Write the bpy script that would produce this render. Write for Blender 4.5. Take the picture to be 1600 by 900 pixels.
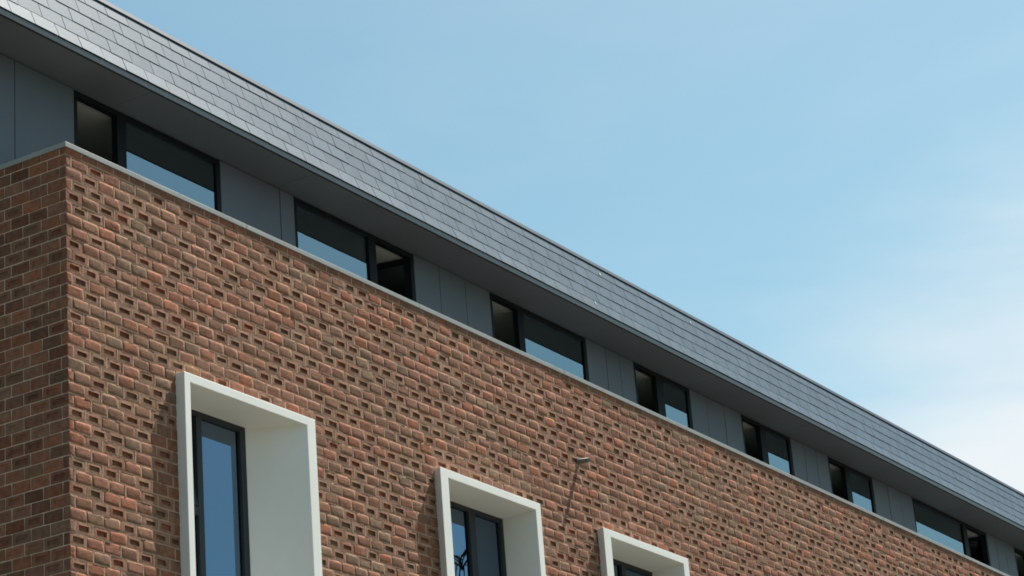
import bpy, bmesh, math, random
from mathutils import Matrix, Vector, noise
random.seed(7)
sc = bpy.context.scene
for o in list(bpy.data.objects): bpy.data.objects.remove(o)
COL = sc.collection
GROUND = -10.96                      # the building is drawn from its coping level, the ground lies 11 m below
Z0 = -GROUND

# ------------------------------------------------------------------ camera
cd = bpy.data.cameras.new('camera'); cam = bpy.data.objects.new('camera', cd); COL.objects.link(cam)
right = Vector((0.53342019, -0.84254238, -0.07473448)); down = Vector((0.26417948, 0.24988283, -0.93154054)); fwd = Vector((0.80353724, 0.47715921, 0.35587496))
m = Matrix.Identity(4)
for i in range(3): m[i][0], m[i][1], m[i][2] = right[i], -down[i], -fwd[i]
m.translation = (-15.5035588, -13.71650714, -9.36113083 + Z0)
cam.matrix_world = m
cd.sensor_width = 36.0; cd.lens = 36.0 * 3911.857 / 1600.0
cd.clip_start = 0.1; cd.clip_end = 12000
sc.camera = cam

# ------------------------------------------------------------------ sun, sky, exposure
SUN = Vector((3.7, -1.0, 6.6)).normalized()
elev = math.asin(SUN.z); azim = math.atan2(SUN.x, SUN.y)
ld = bpy.data.lights.new('sun', 'SUN'); ld.energy = 5.0; ld.angle = math.radians(0.53); ld.color = (1.0, 0.94, 0.85)
so = bpy.data.objects.new('sun', ld); COL.objects.link(so); so.location = (40, -10, 60)
so.rotation_euler = SUN.to_track_quat('Z', 'Y').to_euler()
w = bpy.data.worlds.new('World'); sc.world = w; w.use_nodes = True
nt = w.node_tree; nt.nodes.clear(); L = nt.links.new
def nd(tree, t, **kw):
    n = tree.nodes.new(t)
    for k, v in kw.items(): setattr(n, k, v)
    return n
out = nd(nt, 'ShaderNodeOutputWorld'); bg = nd(nt, 'ShaderNodeBackground'); bg.inputs['Strength'].default_value = 0.0585
sky = nd(nt, 'ShaderNodeTexSky', sky_type='NISHITA'); sky.sun_disc = False
sky.sun_elevation = elev; sky.sun_rotation = azim; sky.air_density = 1.0; sky.dust_density = 1.4; sky.ozone_density = 1.2; sky.altitude = 50
# thin cloud veils: stretched noise over the whole sky, thicker towards the horizon
tc = nd(nt, 'ShaderNodeTexCoord'); sep = nd(nt, 'ShaderNodeSeparateXYZ'); L(tc.outputs['Generated'], sep.inputs[0])
mp = nd(nt, 'ShaderNodeMapping'); mp.inputs['Scale'].default_value = (2.2, 2.2, 7.0); mp.inputs['Location'].default_value = (0.35, 0.1, 0.2); mp.inputs['Rotation'].default_value = (0.25, -0.2, 0)
L(tc.outputs['Generated'], mp.inputs['Vector'])
cn = nd(nt, 'ShaderNodeTexNoise'); cn.inputs['Scale'].default_value = 2.4; cn.inputs['Detail'].default_value = 9; cn.inputs['Roughness'].default_value = 0.55; cn.inputs['Distortion'].default_value = 0.3
L(mp.outputs[0], cn.inputs['Vector'])
cb = Vector((math.cos(math.radians(8)) * math.cos(math.radians(14)), math.cos(math.radians(8)) * math.sin(math.radians(14)), math.sin(math.radians(8))))   # a bright cloud bank low down beyond the far end
dt = nd(nt, 'ShaderNodeVectorMath', operation='DOT_PRODUCT'); L(tc.outputs['Generated'], dt.inputs[0]); dt.inputs[1].default_value = cb
hz = nd(nt, 'ShaderNodeMapRange', interpolation_type='LINEAR'); hz.inputs['From Min'].default_value = math.cos(math.radians(16.6)); hz.inputs['From Max'].default_value = math.cos(math.radians(4)); hz.inputs['To Min'].default_value = 0; hz.inputs['To Max'].default_value = 1.0
L(dt.outputs['Value'], hz.inputs['Value'])
pw = nd(nt, 'ShaderNodeMath', operation='POWER'); L(hz.outputs[0], pw.inputs[0]); pw.inputs[1].default_value = 1.3
am = nd(nt, 'ShaderNodeMath', operation='MULTIPLY_ADD'); L(hz.outputs[0], am.inputs[0]); am.inputs[1].default_value = 1.3; am.inputs[2].default_value = 0.4
nz = nd(nt, 'ShaderNodeMath', operation='SUBTRACT'); L(cn.outputs['Fac'], nz.inputs[0]); nz.inputs[1].default_value = 0.48
ad = nd(nt, 'ShaderNodeMath', operation='MULTIPLY_ADD'); L(nz.outputs[0], ad.inputs[0]); L(am.outputs[0], ad.inputs[1]); L(pw.outputs[0], ad.inputs[2])
cm = nd(nt, 'ShaderNodeMapRange', interpolation_type='SMOOTHSTEP'); cm.inputs['From Min'].default_value = -0.1; cm.inputs['From Max'].default_value = 0.74; cm.inputs['To Max'].default_value = 0.95
L(ad.outputs[0], cm.inputs['Value'])
mx = nd(nt, 'ShaderNodeMix', data_type='RGBA'); L(cm.outputs[0], mx.inputs['Factor']); mx.inputs['B'].default_value = (5.9, 6.25, 6.45, 1)
wb = nd(nt, 'ShaderNodeMix', data_type='RGBA', blend_type='MULTIPLY'); wb.inputs['Factor'].default_value = 1; wb.inputs['B'].default_value = (.85, 1.08, .93, 1)
L(sky.outputs[0], wb.inputs['A']); L(wb.outputs['Result'], mx.inputs['A'])
L(mx.outputs['Result'], bg.inputs['Color']); L(bg.outputs[0], out.inputs[0])
vs = sc.view_settings; vs.view_transform = 'Standard'; vs.look = 'None'; vs.gamma = 1; vs.exposure = 1.33; vs.use_curve_mapping = False
sc.cycles.filter_width = 1.75; sc.cycles.max_bounces = 8; sc.cycles.transparent_max_bounces = 12

# ------------------------------------------------------------------ materials
def mat(name, base, rough=0.6, spec=0.5, metal=0.0, var=0.0, vscale=3.0, bump=0.0, bscale=40.0, attr=None, detail=5.0, stretch=None):
    M = bpy.data.materials.new(name); M.use_nodes = True; t = M.node_tree; b = t.nodes['Principled BSDF']; l = t.links.new
    b.inputs['Roughness'].default_value = rough; b.inputs['Specular IOR Level'].default_value = spec; b.inputs['Metallic'].default_value = metal
    b.inputs['Base Color'].default_value = (*base, 1)
    c = nd(t, 'ShaderNodeTexCoord'); src = c.outputs['Object']
    if stretch:
        mpn = nd(t, 'ShaderNodeMapping'); mpn.inputs['Scale'].default_value = stretch; l(src, mpn.inputs['Vector']); src = mpn.outputs[0]
    colsock = None
    if attr:
        a = nd(t, 'ShaderNodeAttribute'); a.attribute_name = attr; colsock = a.outputs['Color']
    if var:
        n = nd(t, 'ShaderNodeTexNoise'); n.inputs['Scale'].default_value = vscale; n.inputs['Detail'].default_value = detail; n.inputs['Roughness'].default_value = 0.6; l(src, n.inputs['Vector'])
        r = nd(t, 'ShaderNodeMapRange'); r.inputs['From Min'].default_value = 0.3; r.inputs['From Max'].default_value = 0.7; r.inputs['To Min'].default_value = 1 - var; r.inputs['To Max'].default_value = 1 + var; l(n.outputs['Fac'], r.inputs['Value'])
        v = nd(t, 'ShaderNodeVectorMath', operation='SCALE')
        if colsock: l(colsock, v.inputs[0])
        else: v.inputs[0].default_value = base
        l(r.outputs[0], v.inputs['Scale']); colsock = v.outputs[0]
        rr = nd(t, 'ShaderNodeMapRange'); rr.inputs['To Min'].default_value = max(0.02, rough - 0.1); rr.inputs['To Max'].default_value = min(1, rough + 0.1); l(n.outputs['Fac'], rr.inputs['Value']); l(rr.outputs[0], b.inputs['Roughness'])
    if colsock: l(colsock, b.inputs['Base Color'])
    if bump:
        n2 = nd(t, 'ShaderNodeTexNoise'); n2.inputs['Scale'].default_value = bscale; n2.inputs['Detail'].default_value = 6; n2.inputs['Roughness'].default_value = 0.65; l(src, n2.inputs['Vector'])
        bp = nd(t, 'ShaderNodeBump'); bp.inputs['Strength'].default_value = bump; bp.inputs['Distance'].default_value = 0.01; l(n2.outputs['Fac'], bp.inputs['Height']); l(bp.outputs[0], b.inputs['Normal'])
    return M
def glass_mat(name, tint, ior=1.75, rough=0.0, tone=(.72, .90, 1.0)):
    M = bpy.data.materials.new(name); M.use_nodes = True; t = M.node_tree; t.nodes.clear(); l = t.links.new
    o = nd(t, 'ShaderNodeOutputMaterial'); mxs = nd(t, 'ShaderNodeMixShader'); fr = nd(t, 'ShaderNodeFresnel'); fr.inputs['IOR'].default_value = ior
    tr = nd(t, 'ShaderNodeBsdfTransparent'); tr.inputs['Color'].default_value = (*tint, 1)
    gl = nd(t, 'ShaderNodeBsdfGlossy'); gl.inputs['Roughness'].default_value = rough; gl.inputs['Color'].default_value = (*tone, 1)
    c = nd(t, 'ShaderNodeTexCoord'); n = nd(t, 'ShaderNodeTexNoise'); n.inputs['Scale'].default_value = 1.3; n.inputs['Detail'].default_value = 1; l(c.outputs['Object'], n.inputs['Vector'])
    bp = nd(t, 'ShaderNodeBump'); bp.inputs['Strength'].default_value = 0.03; bp.inputs['Distance'].default_value = 0.02; l(n.outputs['Fac'], bp.inputs['Height']); l(bp.outputs[0], gl.inputs['Normal'])
    ge = nd(t, 'ShaderNodeNewGeometry'); ib = nd(t, 'ShaderNodeMath', operation='SUBTRACT'); ib.inputs[0].default_value = 1; l(ge.outputs['Backfacing'], ib.inputs[1])
    mu = nd(t, 'ShaderNodeMath', operation='MULTIPLY'); l(fr.outputs[0], mu.inputs[0]); l(ib.outputs[0], mu.inputs[1]); l(mu.outputs[0], mxs.inputs[0]); l(tr.outputs[0], mxs.inputs[1]); l(gl.outputs[0], mxs.inputs[2]); l(mxs.outputs[0], o.inputs[0])
    return M
M_BRICK = mat('fired_clay', (.25, .12, .08), 0.92, 0.1, var=0.26, vscale=16, bump=0.45, bscale=45, attr='tint')
M_MORTAR = mat('lime_mortar', (.385, .245, .178), 0.95, 0.1, var=0.22, vscale=5, bump=0.5, bscale=60)
M_MORTAR_END = mat('pale_mortar', (.46, .34, .26), 0.95, 0.1, var=0.2, vscale=5, bump=0.4, bscale=60)
M_COPING = mat('coping_metal', (.24, .245, .24), 0.5, 0.4, var=0.10, vscale=2.0, bump=0.03, bscale=12)
M_WHITE = mat('white_render', (.69, .685, .655), 0.55, 0.4, var=0.035, vscale=2.2, bump=0.04, bscale=30)
M_FRAME = mat('anthracite_frame', (.008, .010, .013), 0.55, 0.10, var=0.15, vscale=4)
M_FRAME_LOW = mat('grey_window_frame', (.026, .030, .035), 0.5, 0.2, var=0.12, vscale=4)
M_PANEL = mat('cladding_panel', (.086, .104, .127), 0.6, 0.4, var=0.10, vscale=1.6, bump=0.03, bscale=18)
M_SOFFIT = mat('soffit_board', (.092, .107, .121), 0.7, 0.3, var=0.10, vscale=1.2, bump=0.02, bscale=20)
M_FASCIA = mat('fascia_metal', (.145, .153, .168), 0.45, 0.5, var=0.08, vscale=2)
M_SLATE = mat('natural_slate', (.1, .115, .125), 0.50, 0.075, var=0.07, vscale=7, bump=0.08, bscale=35, attr='tint', stretch=(1, 1, 1))
M_CAP = mat('ridge_flashing', (.045, .062, .085), 0.55, 0.15, var=0.08, vscale=1.5)
M_GLASS = glass_mat('window_glass', (.42, .50, .47), 3.6)
M_GLASS_LOW = glass_mat('tall_window_glass', (.30, .36, .38), 3.1, tone=(.50, .72, 1.0))
M_GLASS_SASH = glass_mat('sash_glass', (.16, .19, .18), 2.2)
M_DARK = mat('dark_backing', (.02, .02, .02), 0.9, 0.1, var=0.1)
M_CEIL = mat('room_ceiling', (.36, .37, .36), 0.9, 0.1, var=0.03)
M_ROOM = mat('room_wall', (.26, .27, .265), 0.9, 0.1, var=0.05)
M_PIPE = mat('pipe_metal', (.13, .115, .10), 0.6, 0.25, var=0.2, vscale=20)
M_GROUND = mat('paving_and_grass', (.088, .082, .064), 0.9, 0.1, var=0.25, vscale=0.05, bump=0.1, bscale=2)
M_BARK = mat('dark_bark', (.05, .042, .035), 0.9, 0.1, var=0.3, vscale=6, bump=0.4, bscale=12)
M_LEAF = mat('leaf', (.055, .085, .03), 0.6, 0.3, var=0.3, vscale=2)
M_MARK = mat('bird_dropping', (.33, .35, .36), 0.8, 0.2, var=0.1)
M_ROOF = mat('flat_roof_felt', (.08, .08, .085), 0.9, 0.1, var=0.1)

# ------------------------------------------------------------------ mesh helpers (building coordinates: z = 0 at the coping joint)
def link(name, me, parent=None, material=None, label=None, kind=None):
    o = bpy.data.objects.new(name, me); COL.objects.link(o)
    if material is not None and me is not None: me.materials.append(material)
    if parent is not None: o.parent = parent
    if label: o['label'] = label
    if kind: o['kind'] = kind
    return o
def mesh(name, V, F, smooth=None, tints=None):
    me = bpy.data.meshes.new(name); me.from_pydata([(x, y, z + Z0) for x, y, z in V], [], F)
    if smooth is not None: me.polygons.foreach_set('use_smooth', smooth)
    if tints is not None:
        a = me.attributes.new('tint', 'FLOAT_COLOR', 'FACE')
        a.data.foreach_set('color', [c for t in tints for c in (*t, 1)])
    me.update(); return me
def box_geo(x0, x1, y0, y1, z0, z1):
    V = [(x0, y0, z0), (x1, y0, z0), (x1, y1, z0), (x0, y1, z0), (x0, y0, z1), (x1, y0, z1), (x1, y1, z1), (x0, y1, z1)]
    F = [(3, 2, 1, 0), (4, 5, 6, 7), (0, 1, 5, 4), (1, 2, 6, 5), (2, 3, 7, 6), (3, 0, 4, 7)]
    return V, F
class Geo:
    def __init__(s): s.V = []; s.F = []; s.S = []; s.T = []
    def add(s, V, F, S=None, T=None):
        b = len(s.V); s.V += V; s.F += [tuple(i + b for i in f) for f in F]; s.S += S or [False] * len(F)
        if T: s.T += T
        return s
    def box(s, *a): return s.add(*box_geo(*a))
    def tube(s, p, q, r0, r1, n=8, cap=True):
        p = Vector(p); q = Vector(q); d = (q - p).normalized(); u = d.orthogonal().normalized(); v = d.cross(u)
        V = [tuple(c + (u * math.cos(6.28319 * i / n) + v * math.sin(6.28319 * i / n)) * r) for c, r in ((p, r0), (q, r1)) for i in range(n)]
        F = [(i, (i + 1) % n, n + (i + 1) % n, n + i) for i in range(n)]; S = [True] * n
        if cap: F += [tuple(range(n - 1, -1, -1)), tuple(range(n, 2 * n))]; S += [False] * 2
        return s.add(V, F, S)
    def out(s, name, material, parent=None, label=None, kind=None, bevel=0):
        o = link(name, mesh(name, s.V, s.F, s.S, s.T or None), parent, material, label, kind)
        if bevel:
            b = o.modifiers.new('bevel', 'BEVEL'); b.width = bevel; b.segments = 2; b.limit_method = 'ANGLE'
        return o
def box(name, material, a, parent=None, label=None, kind=None, bevel=0): return Geo().box(*a).out(name, material, parent, label, kind, bevel)

# ------------------------------------------------------------------ setting
g = link('ground', None, None); COL.objects.unlink(g); bpy.data.objects.remove(g)
n = 40; V = []; F = []
for i in range(n + 1):
    for j in range(n + 1):
        fx = (i / n * 2 - 1); fy = (j / n * 2 - 1)
        V.append((5000 * fx * abs(fx) ** 2, 5000 * fy * abs(fy) ** 2, GROUND))
for i in range(n):
    for j in range(n): F.append((i * (n + 1) + j, (i + 1) * (n + 1) + j, (i + 1) * (n + 1) + j + 1, i * (n + 1) + j + 1))
link('ground', mesh('ground', V, F), None, M_GROUND, 'pale paved and grassy ground in front of the building', 'structure')

# ------------------------------------------------------------------ the building
XE = 32.0; YB = 9.5                                                  # far end, back
bld = bpy.data.objects.new('building', None); COL.objects.link(bld); bld.empty_display_size = 1
bld['label'] = 'long red brick building with white framed windows and a dark slate-faced roof band'; bld['category'] = 'building'

# deep white window surrounds: outer front rect, inner front rect, inner back rect
P = 0.105; YW = 0.335; ZB = -4.75
SUR = [dict(o=(1.458, 3.462, -1.713), ob=1.456, i=(1.543, 3.325, -1.800), b=(1.66, 2.894, -1.822)),
       dict(o=(5.651, 7.657, -1.718), ob=5.735, i=(5.800, 7.548, -1.808), b=(6.13, 7.552, -1.822)),
       dict(o=(9.040, 11.105, -1.716), ob=9.125, i=(9.205, 10.968, -1.802), b=(9.62, 10.968, -1.824))]
HOLES = [(s['ob'] + .012, s['o'][1] - .012, ZB + .012, s['o'][2] - .012) for s in SUR]

# --- bricks laid on edge: some show a flat bulging bed face, some the frog (a sunk panel)
REDS = [(.245, .105, .066), (.24, .11, .070), (.222, .102, .066), (.235, .118, .076), (.268, .108, .064), (.215, .104, .069)]
BROWN = [(.212, .112, .073), (.202, .108, .070), (.208, .116, .077)]
OLIVE = [(.198, .122, .080), (.190, .118, .078), (.202, .127, .083)]
TAN = [(.275, .155, .086), (.26, .15, .085)]
MORT = (.262, .150, .105)
def pick(r, x, z):
    p = noise.noise(Vector((x * .55, z * .9, 3.1))) * .5 + r.random() * .8                # olive and red bricks come in loose drifts
    if p < .52: c = r.choice(REDS)
    elif p < .70: c = r.choice(BROWN)
    elif p < .93: c = r.choice(OLIVE) if r.random() < .6 else r.choice(BROWN)
    else: c = r.choice(TAN) if r.random() < .4 else r.choice(REDS)
    k = r.uniform(.80, .98); return tuple(v * k for v in c)
def lerp(a, b, t): return tuple(x + (y - x) * t for x, y in zip(a, b))
def ring(u0, u1, v0, v1, c, d, r, j):
    P8 = [(u0 + c, v0), (u1 - c, v0), (u1, v0 + c), (u1, v1 - c), (u1 - c, v1), (u0 + c, v1), (u0, v1 - c), (u0, v0 + c)]
    return [(u + r.uniform(-j, j), v + r.uniform(-j, j), d + r.uniform(-j, j) * .5) for u, v in P8]
def strip(a, b): return [(a + i, a + (i + 1) % 8, b + (i + 1) % 8, b + i) for i in range(8)]
def brick(u0, u1, v0, v1, kind, r, tint, lit):
    w_, h_ = u1 - u0, v1 - v0; V = []; F = []; S = []; T = []
    rim = .004 + r.uniform(-.0015, .002) if lit else .003
    V += ring(u0, u1, v0, v1, .004, -.030, r, 0); V += ring(u0, u1, v0, v1, r.uniform(.006, .016) if lit and w_ > .15 else .006, rim - .002, r, .002 if lit else .0015)
    F += strip(0, 8); S += [False] * 8; T += [tint] * 8
    if kind == 'frog' and w_ > .15 and h_ > .08:
        mu = w_ * r.uniform(.16, .22); mv = h_ * r.uniform(.24, .31); du = r.uniform(-.006, .006); dv = r.uniform(-.004, .004)
        dep = r.uniform(.019, .026) if lit else r.uniform(.004, .010)
        a = (u0 + mu + du, u1 - mu + du, v0 + mv + dv, v1 - mv + dv)
        V += ring(*a, .004, rim, r, .0012); V += ring(a[0] + .004, a[1] - .004, a[2] + .004, a[3] - .004, .003, rim - dep, r, .001)
        smear = lerp(tint, MORT, r.uniform(.35, 1.0) if lit else r.uniform(.0, .25))
        F += strip(8, 16); S += [False] * 8; T += [smear] * 8
        F += strip(16, 24); S += [False] * 8; T += [tint] * 8
        F.append(tuple(range(24, 32))); S.append(False); T.append(tint)
    else:
        b = r.uniform(.0008, .0038) if lit else r.uniform(.0005, .003)
        if w_ < .15 or h_ < .08: b *= .35
        q = min(w_, h_); e = q * r.uniform(.10, .17); tl = r.uniform(-.003, .003) * (1 if lit else .4)
        V += [(u, v, d + tl * (v - v0 - h_ / 2) / h_ * 2) for u, v, d in ring(u0 + e, u1 - e, v0 + e, v1 - e, e * 1.15, rim + b * .62, r, .0034 if lit else .0008)]
        e *= 2.3
        V += [(u, v, d + tl * (v - v0 - h_ / 2) / h_ * 2) for u, v, d in ring(u0 + e, u1 - e, v0 + e, v1 - e, e * .35, rim + b, r, .0026 if lit else .0006)]
        edge = lerp(tint, MORT, r.uniform(.0, .45) if lit else .05)
        F += strip(8, 16); S += [True] * 8; T += [edge if (lit and r.random() < .5) else tint for _ in range(8)]
        F += strip(16, 24); S += [True] * 8; T += [tint] * 8
        F.append(tuple(range(24, 32))); S.append(True); T.append(tint)
    return V, F, S, T
CH = .1125; PITCH = .2185; JT = .010
def rows():
    for k in range(-1, 52):
        z1 = -k * CH - JT / 2; z0 = -(k + 1) * CH + JT / 2
        if k == -1: z1 = .085
        yield k, z0, z1
def clip(x0, x1, z0, z1):                                            # cut a brick against the window surrounds
    for hx0, hx1, hz0, hz1 in HOLES:
        if x1 <= hx0 or x0 >= hx1 or z1 <= hz0 or z0 >= hz1: continue
        if x0 >= hx0 - .02 and x1 <= hx1 + .02:
            if z0 >= hz0 and z1 <= hz1: return None
            if z1 > hz1 and z0 < hz1:
                if z1 - hz1 < .02: return None
                return (x0, x1, hz1, z1)
            if z0 < hz0: return (x0, x1, z0, hz0) if hz0 - z0 > .02 else None
        if z0 < hz1 - .03 or z1 < hz1:
            if x0 < hx0: return (x0, hx0, z0, z1) if hx0 - x0 > .02 else None
            return (hx1, x1, z0, z1) if x1 - hx1 > .02 else None
        return (x0, x1, z0, z1) if z1 - hz1 < .03 else (x0, x1, max(z0, hz1), z1)
    return (x0, x1, z0, z1)
def view_px(p):                                                      # picks the bricks and slates that show largest
    v = Vector(p) + Vector((0, 0, Z0)) - cam.matrix_world.translation; zc = v.dot(fwd)
    return 800 + 3911.9 * v.dot(right) / zc, 450 + 3911.9 * v.dot(down) / zc, zc

def wall_core(name, rects, parent, material, label, kind=None):
    g_ = Geo()
    for a in rects: g_.box(*a)
    return g_.out(name, material, parent, label, kind)
D0, D1 = -.003 * -1, .30
def front_rects():
    xs = [0.012]; R = []
    for hx0, hx1, hz0, hz1 in HOLES:
        R.append((xs[-1], hx0, .031, D1, GROUND, .064)); R.append((hx0, hx1, .031, D1, hz1, .064)); R.append((hx0, hx1, .031, D1, GROUND, hz0)); xs.append(hx1)
    R.append((xs[-1], XE, .031, D1, GROUND, .064)); return R
wall_f = wall_core('brick_wall', front_rects(), bld, M_MORTAR, 'sunlit long wall of rough bulging bricks and sunk-panel bricks')
wall_l = wall_core('brick_wall', [(.031, .30, .031, YB, GROUND, .064)], bld, M_MORTAR, 'shaded end wall of flat red bricks, tinted darker for shade')

cand = []
for k, z0, z1 in rows():
    r = random.Random(k * 977 + 5)
    x = 0.0; first = True; frog_prev = 0
    while x < XE:
        wd = (.066 if (k % 2 == 0 and first) else PITCH - JT)
        a = (x + (.0015 if first else 0) + r.uniform(-.002, .002) * (not first), x + wd + r.uniform(-.002, .002), z0 + r.uniform(-.0015, .0015), z1 + r.uniform(-.0015, .0015))
        x += wd + JT
        fr = r.random() < (.47 if frog_prev < 2 else .2); frog_prev = frog_prev + 1 if fr else 0
        if k == -1: fr = False
        c = clip(*a); small = first and wd < .1; first = False
        if c is None: continue
        px = view_px(((c[0] + c[1]) / 2, 0, (c[2] + c[3]) / 2))
        cand.append((px, 'f', c, 'frog' if fr and not small else 'bed', r.random(), pick(r, c[0], c[2])))
    y = 0.0; first = True
    while y < 2.6:
        wd = (.066 if (k % 2 and first) else PITCH - JT)
        a = (y + (.006 if first else 0), y + wd, z0, z1); y += wd + JT; first = False
        px = view_px((0, (a[0] + a[1]) / 2, (a[2] + a[3]) / 2))
        c = r.choice(REDS + REDS + REDS + BROWN); kk = r.uniform(.52, .98)  # end-wall tints scaled darker, putting part of the shade into the colour
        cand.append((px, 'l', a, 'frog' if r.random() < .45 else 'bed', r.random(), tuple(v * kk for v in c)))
def to_front(V): return [(u, -d, v) for u, v, d in V]
def to_left(V): return [(-d, u, v) for u, v, d in V]
def area(c):
    (px, py, zc), side, a = c[0], c[1], c[2]
    vis = -12 < px < 1612 and -8 < py < 908
    return (a[1] - a[0]) * (a[3] - a[2]) / zc ** 2 if vis else 0
order = sorted(range(len(cand)), key=lambda i: -area(cand[i])); single = set(order[:300])
rest = {'f': Geo(), 'l': Geo()}; joint = {'f': Geo(), 'l': Geo()}
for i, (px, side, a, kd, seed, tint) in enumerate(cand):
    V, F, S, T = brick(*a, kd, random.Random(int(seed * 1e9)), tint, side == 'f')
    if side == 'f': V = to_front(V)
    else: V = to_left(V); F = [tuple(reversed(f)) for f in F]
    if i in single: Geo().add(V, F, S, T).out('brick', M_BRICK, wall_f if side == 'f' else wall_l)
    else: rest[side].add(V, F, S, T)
    # the joint under the brick and the one at its end: mortar struck roughly, here proud, there sunk
    r = random.Random(int(seed * 1e8) + 3); lit = side == 'f'
    for q in ((a[0] - .002, a[1] + JT + .001, a[2] - JT - .0025, a[2] + .0025), (a[1] - .0025, a[1] + JT + .0025, a[2] - .001, a[3] + .002)):
        d = r.uniform(.0008, .0066) if lit else r.uniform(-.002, .001)
        if any(q[0] < h[1] - .03 and q[1] > h[0] + .03 and q[2] < h[3] - .02 and q[3] > h[2] + .02 for h in HOLES) and lit: continue
        nu = 4 if lit else 1
        for z_ in range(nu):
            ua, ub = q[0] + (q[1] - q[0]) * z_ / nu, q[0] + (q[1] - q[0]) * (z_ + 1) / nu
            if q[1] - q[0] < .05: ua, ub = q[0], q[1]
            dd = d + (r.uniform(-.002, .002) if lit else 0)
            V = [(ua, q[2], -.031), (ub, q[2], -.031), (ub, q[3], -.031), (ua, q[3], -.031), (ua, q[2], dd - .002), (ub, q[2], dd - .002), (ub, q[3], dd), (ua, q[3], dd)]
            F = [(4, 5, 6, 7), (0, 1, 5, 4), (1, 2, 6, 5), (2, 3, 7, 6), (3, 0, 4, 7)]
            if lit: joint['f'].add(to_front(V), F)
            else: joint['l'].add(to_left(V), [tuple(reversed(f)) for f in F])
            if q[1] - q[0] < .05: break
joint['f'].out('mortar_joints', M_MORTAR, wall_f, None, 'stuff'); joint['l'].out('mortar_joints', M_MORTAR_END, wall_l, None, 'stuff')
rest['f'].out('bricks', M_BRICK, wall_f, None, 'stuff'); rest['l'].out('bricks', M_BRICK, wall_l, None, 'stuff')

# --- coping on the parapet
ce = [-.018, 2.6, 5.6, 8.6, 11.6, 14.6, 17.6, 20.6, 23.6, 26.6, 29.6, XE]
for a, b in zip(ce[:-1], ce[1:]):
    dz = random.uniform(-.0015, .0015); box('coping', M_COPING, (a + (.002 if a > 0 else 0), b - .002, -.018 + dz, .36, .066, .116 + dz), bld, bevel=.004)
box('coping', M_COPING, (-.0178, .34, .361, YB, .066, .1158), bld, 'shaded metal coping along the end wall', bevel=.004)
box('terrace', M_ROOF, (.30, XE, .30, 1.02, -.25, .04), bld)

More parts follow.
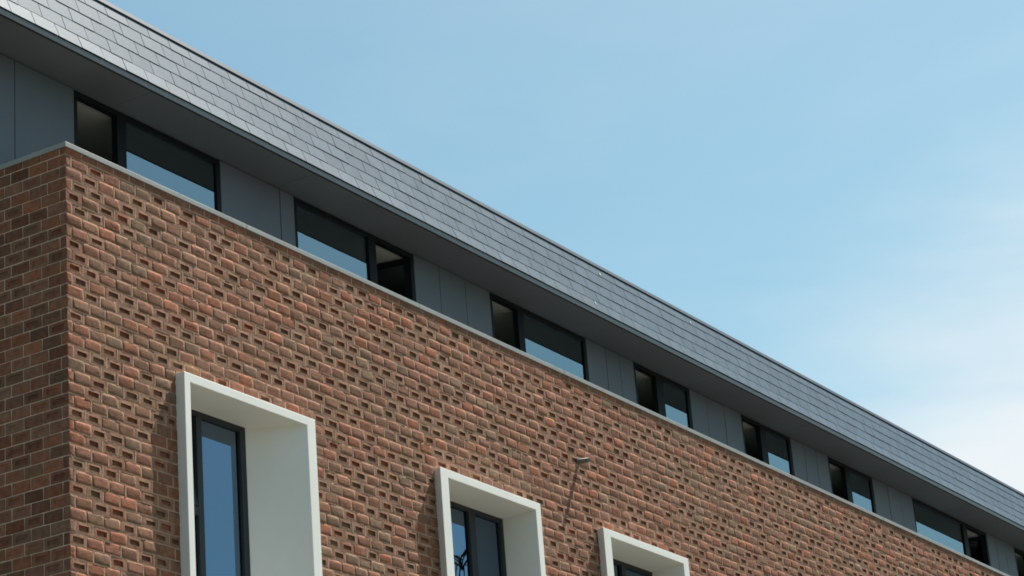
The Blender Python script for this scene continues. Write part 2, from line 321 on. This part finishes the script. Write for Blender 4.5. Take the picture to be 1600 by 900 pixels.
# --- white surrounds and their windows
def rect_ring(x0, x1, z0, z1, y): return [(x0, y, z0), (x1, y, z0), (x1, y, z1), (x0, y, z1)]
def frame_geo(x0, x1, z0, z1, y0, y1, t, tr=None, tb=None):
    tr = tr or t; tb = tb or t; g_ = Geo()
    g_.box(x0, x0 + t, y0, y1, z0, z1); g_.box(x1 - tr, x1, y0, y1, z0, z1)
    g_.box(x0 + t, x1 - tr, y0 + .001, y1, z1 - t, z1); g_.box(x0 + t, x1 - tr, y0 + .001, y1, z0, z0 + tb); return g_
DW = ['tall window in a deep white surround nearest the corner, with a splayed right reveal', 'middle tall window in a deep white surround', 'tall window in a deep white surround farthest from the corner']
for i, s in enumerate(SUR):
    o, ii, b = s['o'], s['i'], s['b']
    x0, x1, zt = b
    wf = frame_geo(x0 - .05, x1 + .02, ZB + .05, zt + .05, YW, YW + .07, .10, .085, .12).out('tall_window', M_FRAME_LOW, bld, DW[i], bevel=.003)
    R4 = [rect_ring(s['ob'], o[1], ZB, o[2], .10), rect_ring(o[0], o[1], ZB, o[2], -P), rect_ring(ii[0], ii[1], ZB + .09, ii[2], -P), rect_ring(b[0], b[1], ZB + .10, b[2], YW + .03)]
    g_ = Geo(); V = [p for r_ in R4 for p in r_]; F = []
    for q in range(3):
        for c in range(4): F.append((q * 4 + c, q * 4 + (c + 1) % 4, q * 4 + 4 + (c + 1) % 4, q * 4 + 4 + c))
    g_.add(V, F).out('surround', M_WHITE, wf, bevel=.005)
    mx0, mx1 = ((2.158, 2.236), (6.845, 6.965), (10.20, 10.30))[i]
    box('mullion', M_FRAME_LOW, (mx0, mx1, YW - .004, YW + .065, ZB + .17, zt - .05), wf)
    box('pane', M_GLASS_LOW, (mx1 - .005, x1 - .06, YW + .03, YW + .036, ZB + .16, zt - .045), wf)
    if i == 0:
        box('transom', M_FRAME_LOW, (x0 + .05, mx0, YW - .002, YW + .066, -2.847, -2.766), wf)
        box('pane', M_GLASS_LOW, (x0 + .04, mx0 + .005, YW + .03, YW + .036, ZB + .16, -2.84), wf)
        # the small top light is tilted inwards on a stay
        st = Geo(); sw = (x0 + .055, mx0 - .004)
        H = Vector((0, YW + .03, -2.76)); ang = math.radians(-7)
        Vb = []
        def rotp(p): d = p[2] - H.z; e_ = p[1] - H.y; return (p[0], H.y + e_ * math.cos(ang) - d * math.sin(ang), H.z + d * math.cos(ang) + e_ * math.sin(ang))
        for bx in ((sw[0], sw[0] + .05, YW, YW + .04, -2.76, zt - .06), (sw[1] - .05, sw[1], YW, YW + .04, -2.76, zt - .06), (sw[0] + .05, sw[1] - .05, YW, YW + .04, zt - .11, zt - .06), (sw[0] + .05, sw[1] - .05, YW, YW + .04, -2.76, -2.70)):
            vv, ff = box_geo(*bx); st.add([rotp(p) for p in vv], ff)
        st.out('sash', M_FRAME_LOW, wf, 'small top sash tilted inwards')
        vv, ff = box_geo(sw[0] + .045, sw[1] - .045, YW + .015, YW + .021, -2.705, zt - .105)
        Geo().add([rotp(p) for p in vv], ff).out('pane', M_GLASS_LOW, wf)
        box('window_stay', M_FRAME_LOW, (mx0 - .018, mx0 - .006, YW + .0, YW + .09, -2.70, -2.685), wf)
    else:
        box('pane', M_GLASS_LOW, (x0 + .04, mx0 + .005, YW + .03, YW + .036, ZB + .16, zt - .045), wf)
    box('blind', M_ROOM, (x0 - .3, x1 + .3, YW + .55, YW + .57, ZB - .2, zt + .5), wf)
    Geo().box(x0 - .35, x0 - .06, YW + .072, YW + .6, ZB - .2, zt + .5).box(x1 + .03, x1 + .35, YW + .072, YW + .6, ZB - .2, zt + .5).box(x0 - .35, x1 + .35, YW + .072, YW + .6, zt + .06, zt + .5).box(x0 - .35, x1 + .35, YW + .072, YW + .6, ZB - .3, ZB + .04).out('room_lining', M_DARK, wf)

# --- set-back top storey: cladding panels and ribbon windows
S = 1.0; ZS = 1.427; E0 = .47; ZP = .05
WIN = [(1.268, 3.529, 1.905, 2.04, 'L', 'open'), (4.806, 7.101, 6.20, 6.345, 'R', 'side'), (8.743, 11.02, 9.369, 9.503, 'L', 'open'), (12.262, 13.809, 12.86, 13.06, 'L', 'turn'),
       (15.352, 16.94, 15.937, 16.13, 'L', 'open'), (18.215, 19.83, 18.811, 18.99, 'L', 'open'), (21.37, 24.528, 23.46, 23.64, 'R', 'side'), (25.80, 27.9, 26.4, 26.55, 'L', 'open'), (29.3, 31.0, 29.9, 30.05, 'L', 'open')]
JOINTS = [[.436], [4.553], [7.632, 8.193], [11.52, 12.0 - .12], [14.294, 14.828], [17.383, 17.80], [20.403, 20.899], [24.93, 25.36], [28.4, 28.85], [31.5]]
WL = ['ribbon window nearest the corner, its left pane open', 'second ribbon window from the corner, its narrow right sash swung inwards', 'third ribbon window from the corner, wide pane on the right', 'ribbon window with a half-turned sash on its left', 'fifth ribbon window from the corner, left side open', 'sixth ribbon window from the corner, left side open', 'long ribbon window far along, its narrow right sash swung inwards', 'ribbon window at the right edge of the picture', 'last ribbon window towards the far end']
edges = [0.0] + [v for a in WIN for v in a[:2]] + [XE]
for i in range(0, len(edges), 2):
    xs = [edges[i]] + JOINTS[i // 2] + [edges[i + 1]]
    for a, b in zip(xs[:-1], xs[1:]):
        dy = random.uniform(-.002, .002)
        box('cladding_panel', M_PANEL, (a + .006, b - .006, S + dy, S + .02 + dy, ZP, ZS - .012), bld)
    box('panel_backing', M_DARK, (edges[i] + .01, edges[i + 1] - .01, S + .03, S + .12, ZP - .02, ZS), bld)
ZT = ZS - .012; YG = S + .026
for (x0, x1, m0, m1, side, how), lb in zip(WIN, WL):
    wf = frame_geo(x0, x1, ZP, ZT, S + .006, S + .075, .052, .06, .06).out('ribbon_window', M_FRAME, bld, lb)
    box('mullion', M_FRAME, (m0, m1, S + .003, S + .074, ZP + .06, ZT - .052), wf)
    fx = (m1, x1 - .06) if side == 'L' else (x0 + .052, m0)
    ox = (x0 + .052, m0) if side == 'L' else (m1, x1 - .06)
    box('pane', M_GLASS, (fx[0] - .004, fx[1] + .004, YG, YG + .006, ZP + .055, ZT - .048), wf)
    # the opened sash
    t = .055; za, zb = ZP + .065, ZT - .057; a, b = ox[0] + .004, ox[1] - .004
    ang = math.radians({'open': 88, 'turn': 40, 'side': -78}[how])
    def turn(p):
        hx, hy = (b if how == 'side' else a), S + .035; e_, d = p[0] - hx, p[1] - hy; return (hx + e_ * math.cos(ang) - d * math.sin(ang), hy + e_ * math.sin(ang) + d * math.cos(ang), p[2])
    g_ = Geo(); y0, y1 = S + .03, S + .075
    for bx in ((a, a + t, y0, y1, za, zb), (b - t, b, y0, y1, za, zb), (a + t, b - t, y0 + .001, y1, zb - t, zb), (a + t, b - t, y0 + .001, y1, za, za + t)):
        vv, ff = box_geo(*bx); g_.add([turn(p) for p in vv], ff)
    g_.out('sash', M_FRAME, wf)
    vv, ff = box_geo(a + t - .004, b - t + .004, y0 + .018, y0 + .024, za + t - .004, zb - t + .004)
    Geo().add([turn(p) for p in vv], ff).out('pane', M_GLASS_SASH, wf)
# rooms behind the ribbon windows
box('room_ceiling', M_CEIL, (.12, XE - .1, S + .125, 5.2, ZS - .052, ZS - .02), bld)
Geo().box(.12, XE - .1, 5.2, 5.3, -2, ZS).box(.12, XE - .1, S + .08, 5.2, -1.6, -1.5).box(.05, .12, S + .13, 5.2, -1.6, ZS).out('room_wall', M_ROOM, bld)
for xx in (4.2, 8.0, 11.7, 14.6, 17.6, 20.5, 25.0, 28.6): box('partition', M_ROOM, (xx, xx + .1, S + .13, 5.2, -1.5, ZS - .06), bld)
box('end_cladding', M_PANEL, (.02, .05, S + .03, YB, ZP, ZS), bld)
box('plain_wall', M_MORTAR, (.3, XE, YB - .3, YB - .001, GROUND, ZS), bld)
box('plain_wall', M_MORTAR, (XE - .3, XE - .001, .31, YB - .31, GROUND, ZS), bld)

# --- soffit boards
seams = [-1.15, 1.83, 4.50, 7.53, 10.57, 13.73, 16.6, 19.6, 22.6, 25.6, 28.6, 31.6]
for a, b in zip(seams[:-1], seams[1:]):
    box('soffit_panel', M_SOFFIT, (a + .003, b - .003, E0 + .012, S + .13, ZS + random.uniform(0, .002), ZS + .02), bld)
box('soffit_backing', M_DARK, (-1.15, 31.6, E0 + .03, S + .5, ZS + .021, ZS + .05), bld)
# --- fascia, slated face, flashing
XL0, XL1 = -1.2, 31.6
box('shadow_gap_strip', M_DARK, (XL0, XL1 - .002, E0 + .004, E0 + .0118, ZS - .006, ZS + .0078), bld)  # dark strip added to draw the shadow line under the fascia
box('fascia', M_FASCIA, (XL0, XL1, E0, E0 + .011, ZS + .008, ZS + .068), bld, bevel=.003)
TH = math.radians(72.0); U = Vector((0, math.cos(TH), math.sin(TH))); N = Vector((0, -math.sin(TH), math.cos(TH))); B0 = Vector((0, E0 + .004, ZS + .066))
EXP = [.168, .178, .182, .184, .150]; TOT = sum(EXP)
def sl(x, u, n_): p = B0 + U * u + N * n_; return (x, p.y, p.z)
def slab(x0, x1, u0, u1, na0, na1, nb0, nb1):                        # n range at lower edge (na) and at upper edge (nb)
    V = [sl(x0, u0, na0), sl(x1, u0, na0), sl(x1, u0, na1), sl(x0, u0, na1), sl(x0, u1, nb0), sl(x1, u1, nb0), sl(x1, u1, nb1), sl(x0, u1, nb1)]
    F = [(0, 1, 2, 3)[::-1], (4, 5, 6, 7), (3, 2, 6, 7)[::-1], (0, 1, 5, 4), (1, 2, 6, 5)[::-1], (3, 0, 4, 7)[::-1]]
    return V, [tuple(reversed(f)) for f in F]
gd = Geo(); gd.add(*slab(XL0 + .01, XL1, .0, TOT + .02, -.05, -.001, -.05, -.001))
roof = gd.out('slate_roof', M_DARK, bld, 'steep roof face hung with grey slates in five courses')
rs = []; u = 0
for c, ex in enumerate(EXP):
    r = random.Random(90 + c); x = XL0 - (.16 if c % 2 else 0) + .043
    while x < XL1:
        x0 = max(XL0, x + .0038); x1 = min(XL1, x + .322 - .0038); x += .322
        if x1 - x0 < .05: continue
        j = r.uniform(-.003, .003); lift = .0115 + r.uniform(-.0012, .002) + (.010 if c == 0 else 0); th_ = .0065
        V, F = slab(x0, x1, u + (j if c else j * .4), u + ex + (.03 if c < 4 else -.004), lift - th_, lift, -.0005 if c < 4 else .001, .0045 + r.uniform(0, .0015))
        V = [(p[0], p[1], p[2]) for p in V]
        k = r.uniform(.93, 1.07); base = (.060 * k, .086 * k, .116 * k)
        pc = view_px(sl((x0 + x1) / 2, u + ex / 2, 0)); vis = -15 < pc[0] < 1612 and -15 < pc[1] < 910
        rs.append((1 / pc[2] ** 2 if vis else 0, V, F, base))
    u += ex
rs.sort(key=lambda t_: -t_[0]); gr = Geo()
for i, (a_, V, F, base) in enumerate(rs):
    if i < 300: Geo().add(V, F, None, [base] * 6).out('slate', M_SLATE, roof)
    else: gr.add(V, F, None, [base] * 6)
gr.out('slates', M_SLATE, roof, None, 'stuff')
g_ = Geo(); g_.add(*slab(XL0 - .01, XL1 + .005, TOT - .008, TOT + .056, .007, .022, .007, .022)); g_.out('roof_flashing', M_CAP, bld, 'metal flashing capping the slates', bevel=.004)
top = B0 + U * (TOT + .06)
box('flat_roof', M_ROOF, (XL0, XL1, top.y + .0, YB, ZS + .4, top.z - .01), bld)
box('roof_end', M_FASCIA, (XL0 + .02, XL0 + .06, E0 + .35, YB, ZS + .025, top.z - .03), bld)
# droppings on the slates
for i, (x, u_, wd, ln) in enumerate([(6.93, .80, .012, .10), (11.0, .80, .06, .05), (10.45, .17, .03, .07), (13.45, .80, .05, .05)]):
    V = []; r = random.Random(i); nn = 8
    for q in range(nn): a_ = 6.2832 * q / nn; V.append(sl(x + wd / 2 * math.cos(a_) * r.uniform(.6, 1), min(TOT - .03, u_ - .05) + ln / 2 * math.sin(a_) * r.uniform(.7, 1), .018))
    nb = [(p[0], p[1] + .006, p[2]) for p in V]
    F = [tuple(range(nn)), tuple(range(2 * nn - 1, nn - 1, -1))] + [(q, q + nn, (q + 1) % nn + nn, (q + 1) % nn) for q in range(nn)]
    Geo().add(V + nb, F).out('bird_dropping', M_MARK, roof)

# ------------------------------------------------------------------ the overflow pipe in the wall
pipe = bpy.data.objects.new('overflow_pipe', None); COL.objects.link(pipe); pipe.location = (8.78, 0, -.955 + Z0)
pipe['label'] = 'short metal overflow pipe sticking out of the brick wall between two white surrounds'; pipe['category'] = 'pipe'
def local(o): o.parent = pipe; o.matrix_parent_inverse = Matrix.Translation(-pipe.location); return o
gp = Geo(); n = 16; c = Vector((8.78, 0, -.955)); e = Vector((8.795, -.135, -.965)); d = (e - c).normalized(); uu = d.orthogonal().normalized(); vv_ = d.cross(uu)
rr = [(c + d * -.03, .030), (e, .030), (e, .024), (c + d * .02, .023)]
V = [tuple(p + (uu * math.cos(6.28319 * i / n) + vv_ * math.sin(6.28319 * i / n)) * r_) for p, r_ in rr for i in range(n)]
F = [(q * n + i, q * n + (i + 1) % n, (q + 1) * n + (i + 1) % n, (q + 1) * n + i) for q in range(3) for i in range(n)] + [tuple(range(3 * n, 4 * n))]
local(gp.add(V, F, [True] * (3 * n) + [False]).out('spout', M_PIPE))
gp = Geo().tube(c + d * -.005, c + d * .012, .046, .044, 16); local(gp.out('collar', M_PIPE))

# ------------------------------------------------------------------ tree across the yard, seen mirrored in the middle white-framed window
tr = bpy.data.objects.new('weeping_tree', None); COL.objects.link(tr); tr.location = (22.75, -9.9, 0)
tr['label'] = 'tall thin weeping tree mirrored in the glass of the middle tall window'; tr['category'] = 'tree'
r = random.Random(4); gt = Geo(); gb = Geo(); gl = Geo()
H = 13.7; base = Vector((0, 0, GROUND)); prev = base; pr = .2
trunk = [base + Vector((.25 * math.sin(i * .9), .2 * math.cos(i * 1.3) - .2, H * i / 9)) for i in range(10)]
for i in range(9): gt.tube(trunk[i], trunk[i + 1], .2 * (1 - i / 9.5), .2 * (1 - (i + 1) / 9.5), 8, False)
for k in range(46):
    h = r.uniform(.3, .99) ; i = min(8, int(h * 9)); p = trunk[i].lerp(trunk[i + 1], h * 9 - i); a_ = r.uniform(0, 6.283); ln = (1 - h) * 3.2 + 1.0
    dirn = Vector((math.cos(a_), math.sin(a_), 1.0)).normalized(); rad = .055 * (1.15 - h) + .012; pts = [p]
    for q in range(7):
        dirn = (dirn + Vector((0, 0, -.30)) + Vector((r.uniform(-.1, .1), r.uniform(-.1, .1), 0))).normalized(); pts.append(pts[-1] + dirn * ln / 6)
        gb.tube(pts[-2], pts[-1], rad * (1 - q / 8), rad * (1 - (q + 1) / 8), 5, False)
        if q > 1:
            for _ in range(3):
                tp = pts[-1]; td = Vector((r.uniform(-.6, .6), r.uniform(-.6, .6), .1))
                for s_ in range(5):
                    td = (td + Vector((0, 0, -.55))).normalized(); t2 = tp + td * r.uniform(.15, .3); gb.tube(tp, t2, .011 - s_ * .0015, .0095 - s_ * .0015, 3, False)
                    if r.random() < .3:
                        cc = t2; sx = Vector((r.uniform(-1, 1), r.uniform(-1, 1), r.uniform(-1, 1))).normalized() * .03; sy = sx.orthogonal().normalized() * .02
                        gl.add([tuple(cc - sx), tuple(cc + sy), tuple(cc + sx), tuple(cc - sy)], [(0, 1, 2, 3)])
                    tp = t2
top_ = trunk[-1]
for k in range(16):                                                   # the leader hangs over in long strands
    a_ = 6.283 * k / 16 + r.uniform(-.2, .2); dirn = Vector((math.cos(a_) * .9, math.sin(a_) * .9, 1.1 + r.uniform(-.4, .3))).normalized(); p = top_ - Vector((0, 0, r.uniform(.0, .3))); rad = r.uniform(.012, .02)
    for q in range(14):
        dirn = (dirn + Vector((r.uniform(-.06, .06), r.uniform(-.06, .06), -.22))).normalized(); p2 = p + dirn * .095
        gb.tube(p, p2, rad * (1 - q / 16), rad * (1 - (q + 1) / 16), 5, False); p = p2
for g2, nm, mm in ((gt, 'trunk', M_BARK), (gb, 'crown', M_BARK)): g2.out(nm, mm, tr)
gl.out('leaves', M_LEAF, tr, None, 'stuff')
